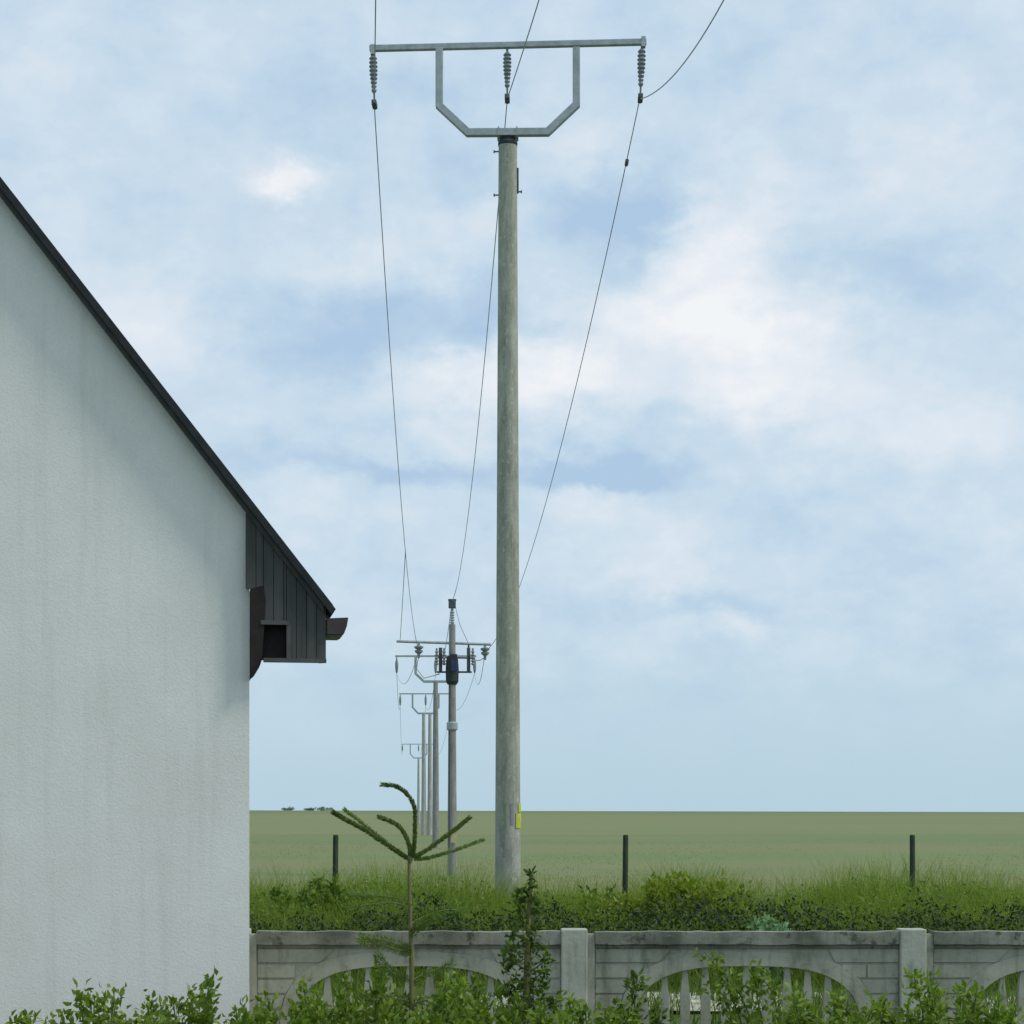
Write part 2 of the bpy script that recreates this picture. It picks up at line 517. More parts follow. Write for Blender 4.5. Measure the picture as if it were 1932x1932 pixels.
def weeds():
    out = []
    n = 130000
    x = rng.uniform(-8.5, 9.0, n); y = 21.0 + 7.0 * rng.random(n) ** 0.9
    top = weed_top(x, y)
    clump = 0.78 + 0.22 * np.sin(x * 2.1 + 1.3 * np.sin(y * 1.7)) * np.sin(y * 1.9 + x)
    H = np.clip(top * (0.35 + 0.72 * rng.random(n)) * clump * np.interp(y, [21, 23, 26, 28], [0.35, 0.9, 1.14, 0.87]), .15, 1.6)
    P = np.stack([x, y, gz(x, y) - 0.02], -1)
    V, Fc = blades(P, H * 1.25, rng.uniform(.006, .014, n), 0.45, 3)
    o = np_mesh('tall_grass', V, Fc, M_TGRASS)
    tag(o, 'tall soft yellow green grass standing up through the weeds behind the concrete wall', 'grass', kind='stuff')
    # broad leaves up the stems
    n2 = 42000
    x = rng.uniform(-8.5, 9.0, n2); y = 22.4 + 5.2 * rng.random(n2)
    top = weed_top(x, y) * (0.72 + .22 * np.sin(x * 2.1 + 1.3 * np.sin(y * 1.7)) * np.sin(y * 1.9 + x)) * np.interp(y, [21, 23, 26, 28], [0.75, 0.98, 1.0, 0.8])
    z = gz(x, y) + top * (0.55 + 0.40 * rng.random(n2) ** 1.2)
    d = rng.normal(size=(n2, 3)); d[:, 2] = np.abs(d[:, 2]) * 0.5 + .15
    out.append(leaves(np.stack([x, y, z], -1), d, rng.uniform(.03, .085, n2), rng.uniform(.012, .03, n2)))
    V, Fc = merge(out)
    o = np_mesh('tall_weeds', V, Fc, M_WEED)
    tag(o, 'tall dark green weeds and grass growing in a thick band behind the concrete wall', 'weeds', kind='stuff')


weeds()


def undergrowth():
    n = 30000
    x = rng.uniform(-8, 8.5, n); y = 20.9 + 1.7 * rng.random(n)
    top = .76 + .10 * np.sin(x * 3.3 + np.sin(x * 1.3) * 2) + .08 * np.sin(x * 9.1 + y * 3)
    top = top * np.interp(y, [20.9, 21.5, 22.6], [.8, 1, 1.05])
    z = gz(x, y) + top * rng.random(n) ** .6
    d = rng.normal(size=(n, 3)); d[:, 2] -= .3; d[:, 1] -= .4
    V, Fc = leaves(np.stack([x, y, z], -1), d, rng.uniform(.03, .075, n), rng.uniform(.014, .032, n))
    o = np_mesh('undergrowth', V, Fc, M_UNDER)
    tag(o, 'low dark blue green undergrowth along the front of the weeds just above the wall, coloured darker for the shade at their foot', 'undergrowth', kind='stuff')


M_UNDER = mat_leaf('shaded_undergrowth_leaf', [srgb(44, 60, 34), srgb(58, 78, 38), srgb(50, 70, 40), srgb(38, 54, 32)], 0.15)  # dark leaf colour also carries the shade at the foot of the weeds
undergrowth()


def low_growth():
    # verge between wall and track + field stalks beyond the weeds
    n = 34000
    x = rng.uniform(-6, 6.5, n); y = rng.uniform(12.8, 20.2, n)
    keep = ((y < 17.3) & (np.sin(x * 2.3 + 1.2) > -.8)) | (np.sin(x * 3.1 + 1.7 * np.sin(y * 2.0)) > -.15)
    x = x[keep]; y = y[keep]; n = len(x)
    P = np.stack([x, y, gz(x, y) - .01], -1)
    V, Fc = blades(P, rng.uniform(.1, .5, n) * np.where(y < 15, .8, 1), rng.uniform(.006, .014, n), .6, 2)
    o = np_mesh('verge_grass', V, Fc, M_DSHRUB)
    tag(o, 'short green grass on the verge directly behind the concrete wall', 'grass', kind='stuff')
    n = 60000
    y = 28.5 * np.exp(rng.random(n) ** 1.7 * math.log(125 / 28.5)); x = (rng.random(n) * 2 - 1) * (y * .27 + .5)
    P = np.stack([x, y, gz(x, y) - .01], -1)
    pat = 0.5 + 0.5 * np.sin(x * .35 + 2 * np.sin(y * .11))
    V, Fc = blades(P, rng.uniform(.05, .15, n) * (.3 + .8 * pat) * np.interp(y, [60, 125], [1, .35]), rng.uniform(.012, .02, n) * (y / 40) ** .8, .7, 1)
    o = np_mesh('field_crop', V, Fc, M_DRY)
    tag(o, 'low green and tan crop covering the open field behind the weeds', 'crop', kind='stuff')


low_growth()


def bushy(name, label, cat, x, y, w, h, n, mat, Ls, group=None, stems=7, dep=None, sm=None, arching=0.0):
    """a bush: stems fanning out of a base, leaves along every stem"""
    root = empty(name, (x, y, float(gz(x, y))))
    tag(root, label, cat, group)
    sb = MB(); Ps = []; Ds = []
    dep = dep or w
    for i in range(stems):
        a = rng.uniform(0, 2 * np.pi); rr = rng.uniform(.15, 1.0) ** .7
        tip = np.array([math.cos(a) * rr * w * .5, math.sin(a) * rr * dep * .5, h * rng.uniform(.66, 1.0) * (1 - .25 * rr ** 2)])
        b = np.array([tip[0] * .2, tip[1] * .2, 0])
        pts = []
        for t in np.linspace(0, 1, 7):
            p = b + (tip - b) * t; p[0] += (1 - t) * t * -tip[0] * .5; p[1] += (1 - t) * t * -tip[1] * .5
            p = p + rng.normal(size=3) * .008
            pts.append(p)
        sb.tube(pts, list(np.linspace(.006, .002, 7) * (1 + h * .5)), 5)
        k = n // stems
        t = rng.random(k) ** .7 * 6
        i0 = np.minimum(t.astype(int), 5); fr = (t - i0)[:, None]
        A = np.array(pts)
        P = A[i0] * (1 - fr) + A[i0 + 1] * fr
        spread = (0.035 + 0.11 * (1 - t / 6))[:, None] * (w + h) * .5
        off = rng.normal(size=(k, 3)) * spread * .6
        P = P + off
        P[:, 2] = np.clip(P[:, 2], 0.02, None)
        D_ = off + rng.normal(size=(k, 3)) * .03; D_[:, 2] += .03
        Ps.append(P); Ds.append(D_)
    P = np.concatenate(Ps); D_ = np.concatenate(Ds)
    V, Fc = leaves(P, D_, rng.uniform(Ls * .45, Ls * 1.4, len(P)), rng.uniform(Ls * .35, Ls * .6, len(P)))
    np_mesh('foliage', V, Fc, mat, root)
    sb.build('stem', sm or M_GSTEM, root, True)
    return root


# bushes among the weeds behind the wall
bushy('yellow_green_bush', 'large yellow green bush in the weeds right of the right fence post', 'bush', 1.95, 23.6, 1.9, 1.18, 5200, M_WEEDY, .085, stems=26)
bushy('leafy_bush', 'low rounded green bush just left of the dark right fence post', 'bush', 1.0, 24.0, 1.2, .98, 2600, M_WEED, .075, stems=16)
bushy('grey_green_plant', 'pale grey green broad leaved plant on top of the wall line at far right', 'plant', 2.72, 21.1, .7, .78, 1100, M_GREY, .085, stems=9)
bushy('leafy_bush', 'green bush in front of the left dark fence post beside the house', 'bush', -2.3, 23.8, 1.7, 1.08, 3600, M_WEED, .08, stems=18)
bushy('leafy_bush', 'green bush between the slim young conifer and the foot of the big pole', 'bush', -.85, 23.4, 1.1, .92, 2200, M_WEED, .075, stems=14)

# bushes on the far crest
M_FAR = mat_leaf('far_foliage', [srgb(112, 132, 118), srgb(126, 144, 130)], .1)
for i, (u, w, h, lab) in enumerate([(545, 3.2, 1.5, 'tiny distant tree on the horizon, left one of the three'), (585, 2.2, 1.1, 'tiny distant tree on the horizon, smallest and middle of the three'),
                                    (612, 3.6, 1.7, 'tiny distant tree on the horizon, right one of the three')]):
    D = 520
    bushy('distant_tree', lab, 'tree', (u - UC) / F * D, D, w * 1.5, h * .62, 500, M_FAR, .35, 'distant trees on the horizon', stems=8)

# dark fence posts in the weeds
gp = None
for u, lab in ((84, 'slim dark wooden fence post at the far left beyond the house'), (631, 'slim dark wooden fence post in the weeds left of the big pole'),
               (1178, 'slim dark wooden fence post in the weeds right of the big pole'), (1722, 'slim dark wooden fence post in the weeds at the far right')):
    D = 25.2
    p = at(u, 1575, D)
    root = empty('fence_post', (p.x, D, float(gz(p.x, D))))
    tag(root, lab, 'fence post', 'dark fence posts standing in the weeds')
    h = p.z - float(gz(p.x, D))
    mb = MB(); mb.lathe([(.036, -.05), (.036, .3), (.0355, h * .6), (.034, h - .02), (.028, h)], seg=12)
    o = mb.build('shaft', M_POST, root, True)
    root.rotation_euler = (random.uniform(-.01, .01), random.uniform(-.012, .012), 0)

# ------------------------------------------------------------------ concrete garden wall
WD = 11.95; WS = F / WD     # frame units per metre at the wall


def mat_wall(name, c1, c2, lich=0.5):
    m, n, p = base_mat(name, 0.92, 0.15)
    co = n.n('ShaderNodeNewGeometry').outputs['Position']
    a = n.noise(co, 3.5, 5, 0.65); b = n.noise(co, 38.0, 4, 0.7); c_ = n.noise(n.mapping(co, (9, 9, 1.6)), 1.5, 4, .6)
    c = n.mix(n.maprange(a, .35, .65), (*c1, 1), (*c2, 1))
    c = n.mix(n.math('MULTIPLY', n.maprange(c_, .52, .72), .6), c, (.09, .10, .065, 1))
    d = n.noise(co, 13.0, 5, .7)
    c = n.mix(n.math('MULTIPLY', n.maprange(d, .56, .66), lich), c, (.045, .055, .035, 1))
    c = n.mix(n.math('MULTIPLY', n.maprange(b, .62, .74), .5), c, (.4, .42, .34, 1))
    n.put(p.inputs['Base Color'], c)
    bump(n, p, b, .5, .006)
    return m


M_WALL = mat_wall('weathered_wall_concrete', (.29, .295, .235), (.41, .415, .345), .3)
M_COP = mat_wall('lichened_coping_concrete', (.12, .13, .10), (.28, .285, .24), .8)
M_PW = mat_wall('smooth_post_concrete', (.34, .36, .30), (.42, .44, .38), .12)
wall = empty('concrete_fence', (0, WD, 0))
tag(wall, 'grey precast concrete garden wall with arched openings and mossy coping behind the shrubs', 'wall')


def zv(v, D=WD):
    return EYE + (VE - v) / F * D


post_u = [447, 1083, 1719, 2355]
pxs = [(u - UC) / WS for u in post_u]
PW = .155
for x in pxs:
    mb = MB()
    mb.box((x, 0, (zv(1752) - .3) / 2), (PW, .15, zv(1752) + .3))
    o = bevel(mb.build('post', M_PW, wall), .008)
    # raised flange that the panel slots into
    mb = MB(); mb.box((x + PW / 2 + .022, .0, (zv(1762) - .3) / 2), (.044, .09, zv(1762) + .3))
    mb.build('post_flange', M_WALL, wall)
zt = zv(1789)          # top of the panel under the coping
z_b = .0
for i in range(3):
    x0 = pxs[i] + PW / 2 + .044; x1 = pxs[i + 1] - PW / 2
    xc = (x0 + x1) / 2 + .0; wdt = x1 - x0
    # coping with small breaks and chipped edge
    mb = MB(); k = 26
    prof_t = []; prof_b = []
    for j in range(k + 1):
        xx = x0 + .002 + (wdt - .004) * j / k
        prof_t.append((xx, zv(1757) + random.uniform(-.004, .004)))
        prof_b.append((xx, zv(1781) + random.uniform(-.003, .003)))
    mb.prism(prof_t + prof_b[::-1], -.062, .062)
    mb.build('coping', M_COP, wall)
    mb = MB(); mb.box(((x0 + x1) / 2, 0, (zv(1780.6) + zt + .0) / 2), (wdt - .006, .07, zv(1780.6) - zt - .001)); mb.build('coping_bed', M_COP, wall)
    # panel plate with the arched opening
    a_, b_ = .68, .45
    ztop = zv(1822); zc = ztop - b_; zb = .42

    def arch(a, b, nn=40, e=3.0):
        pts = []
        for j in range(nn + 1):
            t = math.pi * j / nn
            cx = math.copysign(abs(math.cos(t)) ** (2 / e), math.cos(t)); sz = abs(math.sin(t)) ** (2 / e)
            pts.append((xc + a * cx, zc + b * sz))
        return pts   # from right to left
    inner = arch(a_, b_); outer = arch(a_ + .085, b_ + .085)
    panel = MB()
    # plate: strips between the opening and the outline
    def plate(mb, y0, y1):
        P = [(xc + a_, zb)] + inner + [(xc - a_, zb)]
        # outline sample at matching points
        Q = []
        for (px, pz) in P:
            if pz <= zb + 1e-6: Q.append((x1 if px > xc else x0, zb))
            elif abs(px - xc) > a_ * .985: Q.append((x1 if px > xc else x0, pz))
            else: Q.append((None, None))
        nn = len(P)
        idxs = [q for q in range(nn) if Q[q][0] is None]
        for r_, q in enumerate(idxs):
            t = (r_ + .0) / max(1, len(idxs) - 1)
            Q[q] = (x1 + (x0 - x1) * t, zt)
        Pn = [(x, y0, z) for x, z in P] + [(x, y0, z) for x, z in Q] + [(x, y1, z) for x, z in P] + [(x, y1, z) for x, z in Q]
        fs = []
        for q in range(nn - 1):
            fs.append((q, q + 1, nn + q + 1, nn + q)); fs.append((2 * nn + q + 1, 2 * nn + q, 3 * nn + q, 3 * nn + q + 1))
            fs.append((q + 1, q, 2 * nn + q, 2 * nn + q + 1))
            fs.append((nn + q, nn + q + 1, 3 * nn + q + 1, 3 * nn + q))
        mb.add(Pn, fs)
    plate(panel, -.022, .022)
    # raised band round the opening
    nn = len(inner)
    inn = [(xc + a_, zb)] + inner + [(xc - a_, zb)]; outn = [(xc + a_ + .085, zb)] + outer + [(xc - a_ - .085, zb)]
    nn = len(inn)
    Pn = [(x, -.036, z) for x, z in inn] + [(x, -.036, z) for x, z in outn] + [(x, -.0225, z) for x, z in inn] + [(x, -.0225, z) for x, z in outn]
    fs = []
    for q in range(nn - 1):
        fs += [(q, q + 1, nn + q + 1, nn + q), (q + 1, q, 2 * nn + q, 2 * nn + q + 1), (nn + q, nn + q + 1, 3 * nn + q + 1, 3 * nn + q)]
    panel.add(Pn, fs)
    # brick courses in relief
    def outer_halfwidth(z):
        s_ = (z - zc) / (b_ + .085)
        if s_ >= 1: return 0
        if s_ <= 0: return a_ + .085
        return (a_ + .085) * (1 - s_ ** 3.0) ** (1 / 3.0)
    cz = zt; ch = .091; row = 0
    while cz - ch > zb:
        z1_, z0_ = cz - .004, cz - ch + .010
        # joints
        jl = .46; off = (row % 2) * .23
        spans = []; xx = x0 - off
        while xx < x1:
            spans.append((max(xx + .005, x0 + .004), min(xx + jl - .005, x1 - .004))); xx += jl
        for (sa, sb_) in spans:
            if sb_ - sa < .03: continue
            h0, h1 = outer_halfwidth(z0_) + .006, outer_halfwidth(z1_) + .006
            if h0 < .02:
                panel.prism([(sa, z0_), (sb_, z0_), (sb_, z1_), (sa, z1_)], -.031, -.0225); continue
            # left piece
            le0, le1 = xc - h0, (xc - h1 if h1 > .02 else xc)
            re0, re1 = xc + h0, (xc + h1 if h1 > .02 else xc)
            a0, a1 = min(sb_, le0), min(sb_, le1)
            if a0 > sa + .01:
                panel.prism([(sa, z0_), (a0, z0_), (max(a0, a1), z1_), (sa, z1_)], -.031, -.0225)
            b0, b1 = max(sa, re0), max(sa, re1)
            if b0 < sb_ - .01:
                panel.prism([(b0, z0_), (sb_, z0_), (sb_, z1_), (min(b0, b1), z1_)], -.031, -.0225)
        cz -= ch; row += 1
    po = panel.build('panel', M_WALL, wall)
    # balusters under the arch
    nb = 11; sp_ = .121
    for j in range(nb):
        bx = xc + (j - (nb - 1) / 2) * sp_
        rel = abs(bx - xc) / a_
        top = zc + b_ * (1 - min(rel, .999) ** 3.0) ** (1 / 3.0)
        hw = .028
        mb = MB()
        mb.prism([(bx - hw, zb - .01), (bx + hw, zb - .01), (bx + hw, top - .16), (bx + hw * .55, top - .03), (bx + hw * .4, top + .012), (bx - hw * .4, top + .012), (bx - hw * .55, top - .03), (bx - hw, top - .16)], -.018, .018)
        mb.build('baluster', M_WALL, po)
    # plain slab below
    mb = MB(); mb.box(((x0 + x1) / 2, 0, (zb - .1) / 2 - .002), (wdt - .004, .05, zb + .1 - .004)); mb.build('lower_slab', M_WALL, wall)

# ------------------------------------------------------------------ power line
def lerp(a, b, t): return a + (b - a) * t


POLES = {1: (-.06, 28.6), 2: (-1.99, 67.0), 3: (-3.76, 99.2), 4: (-6.13, 143.0), 5: (-11.0, 237.0)}
G_P = 'power poles of the overhead line running away across the field'


def insulator(parent, x, z, length, rr, y=0.0, sheds=9, tilt=0.0):
    """hanging insulator string of overall length from (x, z) downwards; child meshes"""
    mb = MB()
    prof = [(.018, 0), (.018, -.10 * length), (rr * .5, -.12 * length)]
    zz = -.13 * length; L_ = .66 * length
    for k in range(sheds):
        t = k / (sheds - 1)
        r_ = rr * (.62 + .38 * math.sin(math.pi * min(1, .28 + t * .8)))
        z0 = zz - L_ * k / sheds
        prof += [(r_ * .72, z0), (r_, z0 - L_ / sheds * .35), (r_ * .98, z0 - L_ / sheds * .55), (r_ * .72, z0 - L_ / sheds * .8)]
    prof += [(.014, -.80 * length), (.014, -.95 * length)]
    prof = [(r_, z_) for r_, z_ in prof]
    mb.lathe(prof[::-1], seg=14)
    o = mb.build('insulator', M_INS, parent, True, loc=(x, y, z))
    o.rotation_euler = (0, tilt, 0)
    mb = MB(); mb.box((0, 0, -length), (.07, .2, .075)); mb.tube([(0, -.12, -length - .01), (0, .12, -length - .01)], .03, 8)
    mb.tube([(0, 0, -length * .94), (0, 0, -length + .02)], .02, 8)
    c = bevel(mb.build('wire_clamp', M_DARKM, o), .01)
    return o


def main_frame(root, z_c, half, Hs, sgn, tube_r, det=True, sloped=.0):
    """crossarm on a U-shaped bracket: z_c height of the crossarm, Hs depth of bracket"""
    mb = MB()
    mb.box((0, 0, z_c), (2 * half + .08, .08, .085), Matrix.Rotation(-sloped, 3, 'Y'))
    o = mb.build('crossarm', M_GALV, root)
    if det: bevel(o, .01)
    hw = half * .505; zb = z_c - Hs; ks = .42
    mb = MB()
    zl = z_c - hw * math.tan(sloped) * 0
    pts = [(-hw, 0, z_c - .042), (-hw, 0, zb + Hs * .31), (-hw * .58, 0, zb), (hw * .58, 0, zb), (hw, 0, zb + Hs * .31), (hw, 0, z_c - .042)]
    r_ = tube_r
    # mitred square tube
    P2 = [Vector((p[0], p[2])) for p in pts]
    inner = []; outer = []
    for i, p in enumerate(P2):
        if i == 0: d = (P2[1] - p).normalized(); nrm = Vector((-d.y, d.x)); sc = 1
        elif i == len(P2) - 1: d = (p - P2[i - 1]).normalized(); nrm = Vector((-d.y, d.x)); sc = 1
        else:
            d1 = (p - P2[i - 1]).normalized(); d2 = (P2[i + 1] - p).normalized()
            n1 = Vector((-d1.y, d1.x)); n2 = Vector((-d2.y, d2.x)); nrm = (n1 + n2).normalized(); sc = 1 / max(.3, nrm.dot(n1))
        inner.append(p + nrm * r_ * sc); outer.append(p - nrm * r_ * sc)
    n_ = len(P2)
    Pn = [(q.x, -r_, q.y) for q in inner] + [(q.x, -r_, q.y) for q in outer] + [(q.x, r_, q.y) for q in inner] + [(q.x, r_, q.y) for q in outer]
    fs = []
    for q in range(n_ - 1):
        fs += [(q, q + 1, n_ + q + 1, n_ + q), (2 * n_ + q + 1, 2 * n_ + q, 3 * n_ + q, 3 * n_ + q + 1), (q + 1, q, 2 * n_ + q, 2 * n_ + q + 1), (n_ + q, n_ + q + 1, 3 * n_ + q + 1, 3 * n_ + q)]
    fs += [(0, n_, 3 * n_, 2 * n_), (n_ - 1, 3 * n_ - 1, 4 * n_ - 1, 2 * n_ - 1)]
    mb.add(Pn, fs)
    b = mb.build('support_bracket', M_GALV, root)
    if det: bevel(b, .008)
    return zb


# --- big pole
X1, D1 = POLES[1]; S1 = F / D1
g1 = float(gz(X1, D1))
p1 = empty('power_pole', (X1, D1, g1), math.radians(-1.2))
tag(p1, 'large mossy concrete power pole in front with crossarm on a U-shaped bracket', 'power pole', G_P)


def h1(v): return EYE + (VE - v) / S1 - g1


ztop1 = h1(268)
mb = MB()
rb, rt = 25.0 / S1, 17.3 / S1
kk = 30
prof = [(lerp(rb, rt, j / kk), lerp(-.3, ztop1, j / kk)) for j in range(kk + 1)]
mb.lathe(prof, seg=40)
mb.build('shaft', M_POLE, p1, True)
mb = MB(); mb.lathe([(rt * .86, ztop1 + .001), (rt * .88, ztop1 + .02), (rt * .86, ztop1 + .055)], seg=28)
mb.build('cap', M_CAP, p1, True)
mb = MB(); mb.lathe([(rt + .004, ztop1 - .055), (rt + .008, ztop1 - .05), (rt + .008, ztop1 - .01), (rt + .003, ztop1 - .003)], seg=32)
mb.build('top_band', M_CAP, p1, True)
zcr = h1(85.5); Hs = h1(85.5) - h1(250)
slope = math.atan2(8, 515)
zb1 = main_frame(p1, zcr, 256 / S1, Hs, 1, .052, True, slope)
mb = MB(); mb.box((0, 0, (ztop1 + .055 + zb1 - .052) / 2), (.30, .28, max(.02, zb1 - .052 - ztop1 - .056)))
mb.box((-.13, -.058, zb1), (.02, .012, .13)); mb.box((.13, -.058, zb1), (.02, .012, .13))
mb.build('mounting_plate', M_GALV, p1)
INS1 = []
for x_u, vt, vb, tl in ((703, 92, 195, -.03), (957, 88, 186, 0), (1211, 83, 187, .03)):
    x_ = (x_u - 958) / S1
    insulator(p1, x_, h1(vt), (vb - vt) / S1, .062, 0, 9, tl)
    INS1.append((x_ - tl * (vb - vt) / S1 * 1.0, h1(vb)))
# clevis plates at the ends
mb = MB()
mb.box((-255 / S1, 0, h1(93)), (.06, .10, .14)); mb.build('end_plate', M_GALV, p1)
mb = MB(); mb.box((255.5 / S1, 0, h1(82)), (.06, .10, .14)); mb.build('end_plate', M_GALV, p1)
# step bolts / brackets near the top
for sx, v in ((-1, 286), (1, 362), (-1, 368)):
    r_ = rt + .01
    mb = MB(); mb.tube([(sx * (r_ - .03), 0, h1(v)), (sx * (r_ + .055), 0, h1(v))], .011, 8); mb.tube([(sx * (r_ + .045), 0, h1(v)), (sx * (r_ + .062), 0, h1(v))], .022, 8)
    mb.build('step_bolt', M_DARKM, p1, True)
mb = MB(); mb.tube([(rt + .012, -.02, h1(366)), (rt + .012, -.02, h1(318))], .014, 8); mb.build('earth_clip', M_DARKM, p1, True)
# yellow plate on the right flank, curved round the shaft, and two painted number strips
def curved_plate(name, mat, v0, v1, a0, a1, lift, parent):
    mbp = MB(); z0, z1 = h1(v1), h1(v0)
    r0 = lerp(rb, rt, ((z0 + z1) / 2 + .3) / (ztop1 + .3)) + lift
    nseg = 8; vs = []
    for j in range(nseg + 1):
        a = math.radians(lerp(a0, a1, j / nseg))
        for rr_ in (r0, r0 + .004):
            for z_ in (z0, z1): vs.append((math.cos(a) * rr_, math.sin(a) * rr_, z_))
    fs = []
    for j in range(nseg):
        o = 4 * j
        fs += [(o + 2, o + 6, o + 7, o + 3), (o, o + 1, o + 5, o + 4), (o + 1, o + 3, o + 7, o + 5), (o, o + 4, o + 6, o + 2)]
    fs += [(0, 2, 3, 1), (4 * nseg, 4 * nseg + 1, 4 * nseg + 3, 4 * nseg + 2)]
    mbp.add(vs, fs)
    return mbp.build(name, mat, parent)


M_STRIP = mat_noise('faded_green_paint', (.20, .27, .15), (.26, .32, .2), 20.0, .8)
M_STRIPB = mat_noise('faded_violet_paint', (.22, .22, .27), (.27, .27, .31), 20.0, .8)
curved_plate('warning_plate', M_YEL, 1534, 1563, -50, 15, .006, p1)
curved_plate('warning_plate', M_YEL, 1516, 1532.5, -34, 10, .006, p1)
curved_plate('painted_strip', M_STRIP, 1516, 1560, -104, -96, .002, p1)
curved_plate('painted_strip', M_STRIPB, 1516, 1556, -76, -62, .002, p1)

# --- pole 2: switch pole
X2, D2 = POLES[2]; S2 = F / D2
g2 = float(gz(X2, D2))
p2 = empty('power_pole', (X2, D2, g2))
tag(p2, 'slimmer dark power pole carrying a switch with insulator stack on top, second in the line', 'power pole', G_P)


def h2(v): return EYE + (VE - v) / S2 - g2


def x2(u): return (u - 853) / S2


zt2 = h2(1178)
mb = MB(); mb.lathe([(lerp(.165, .105, j / 12), lerp(-.3, zt2, j / 12)) for j in range(13)], seg=20); mb.build('shaft', M_POLE2, p2, True)
mb = MB(); mb.tube([(x2(748), 0, h2(1210)), (x2(853), 0, h2(1213.5)), (x2(926), 0, h2(1216))], .05, 6); mb.build('crossarm', M_GALV, p2)
# insulator stack on the head
mb = MB()
pr = [(.05, zt2)]
for k in range(5):
    z_ = zt2 + .03 + k * .085; pr += [(.05, z_), (.085, z_ + .02), (.085, z_ + .035), (.05, z_ + .06)]
pr += [(.045, h2(1150)), (.045, h2(1148))]
mb.lathe(pr, seg=12); mb.build('head_insulator', mat_noise('pale_insulator', (.30, .34, .36), (.4, .44, .46), 9.0, .4), p2, True)
mb = MB(); mb.box((0, 0, h2(1139)), (.24, .2, .30)); mb.tube([(-.14, 0, h2(1132)), (.14, 0, h2(1132))], .03, 8)
bevel(mb.build('head_clamp', M_DARKM, p2), .02)
# hanging strain insulators beneath the crossarm
for u, v in ((790, 1213.5), (915, 1217)):
    mb = MB(); mb.lathe([(.02, -.5), (.045, -.48), (.05, -.36), (.13, -.30), (.14, -.24), (.06, -.22), (.15, -.16), (.155, -.11), (.06, -.08), (.03, -.02), (.03, 0)], seg=12)
    mb.build('insulator', M_INS, p2, True, loc=(x2(u), 0, h2(v)))
# switch frame
mb = MB()
for u in (831, 884): mb.tube([(x2(u), 0, h2(1222)), (x2(u), 0, h2(1266))], .06, 8)
mb.tube([(x2(824), 0, h2(1268)), (x2(890), 0, h2(1268))], .035, 6)
mb.tube([(x2(884), 0, h2(1216)), (x2(884), 0, h2(1226))], .03, 6)
mb.tube([(x2(826), 0, h2(1240)), (x2(895), 0, h2(1242))], .03, 6)
mb.build('switch_frame', M_DARKM, p2, True)
mb = MB()
for u in (824, 838, 892):
    zz = h2(1236)
    pr = [(.03, -.35)]
    for k in range(5): pr += [(.035, -.33 + k * .1), (.075, -.31 + k * .1), (.035, -.27 + k * .1)]
    pr += [(.03, .22)]
    mb = MB(); mb.lathe(pr, (x2(u), -.12, zz), seg=10)
    mb.build('insulator', M_INS, p2, True)
mb = MB(); mb.box((x2(856), -.16, h2(1247)), (.24, .22, .42)); mb.lathe([(.15, h2(1292)), (.21, h2(1286)), (.22, h2(1262)), (.20, h2(1245)), (.16, h2(1238))], seg=14)
bevel(mb.build('cable_head', M_CAP, p2), .015)
mb = MB(); mb.box((x2(857), -.30, h2(1258)), (.20, .06, .34)); bevel(mb.build('switch_box', M_BLUE, p2), .015)
# jumper loops
mb = MB()
mb.tube([(x2(790), 0, h2(1235)), (x2(786), -.05, h2(1262)), (x2(800), -.1, h2(1280)), (x2(830), -.1, h2(1272))], .016, 5)
mb.tube([(x2(915), 0, h2(1240)), (x2(906), -.05, h2(1246)), (x2(890), -.1, h2(1247))], .016, 5)
mb.tube([(x2(858), 0, h2(1140)), (x2(868), -.05, h2(1180)), (x2(884), -.1, h2(1215))], .012, 5)
mb.build('jumper_cable', M_WIRE, p2, True)
mb = MB(); mb.lathe([(.15, h2(1378)), (.185, h2(1376)), (.185, h2(1364)), (.15, h2(1362))], seg=14); mb.build('pole_band', M_GALV, p2, True)
mb = MB(); mb.box((.06, -.18, h2(1577)), (.2, .012, .46)); mb.build('sign_plate', M_TAN, p2)
mb = MB(); mb.tube([(-.1, -.11, h2(1600)), (-.09, -.1, h2(1290))], .025, 6); mb.build('cable_pipe', M_DARKM, p2, True)

# --- far poles with the same head as the big one
HEADS = {}
for k, lab, twin, hw, vc, vtop, mat in ((3, 'third power pole in the line, thin and dark with faint crossarm', False, 75, 1238, 1286, M_POLE2),
                                      (4, 'fourth power pole in the line, a broad pale twin shaft', True, 49, 1309, 1346, M_POLE3),
                                      (5, 'fifth and farthest power pole, shortest in the row of shafts', False, 31, 1404, 1430, M_POLE3)):
    X_, D_ = POLES[k]; S_ = F / D_; g_ = float(gz(X_, D_))
    root = empty('power_pole', (X_, D_, g_)); tag(root, lab, 'power pole', G_P)
    hh = lambda v: EYE + (VE - v) / S_ - g_
    offs = (-.14, .3) if twin else (0,)
    for q, ox in enumerate(offs):
        mb = MB(); mb.lathe([(.19 if twin else .17, -.3), (.15, hh(vtop) * .5), (.11, hh(vtop))], (ox, q * .03, 0), 14)
        mb.build('shaft', mat, root, True)
    zb_ = main_frame(root, hh(vc), hw / S_, (vtop - vc) / S_ * 1.0, 1, .06, False)
    for s_ in (-1, 0, 1):
        mb = MB(); mb.lathe([(.02, -.8), (.05, -.75), (.08, -.5), (.08, -.3), (.04, -.12), (.02, 0)], (s_ * hw / S_ * .98, 0, hh(vc) - .04), 8)
        mb.build('insulator', M_INS, root, True)
    HEADS[k] = [(X_ + s_ * hw / S_ * .98, D_, g_ + hh(vc) - .84) for s_ in (-1, 0, 1)]

# --- conductors: each one runs through the whole line
def wpt(u, v, D): return at(u, v, D)


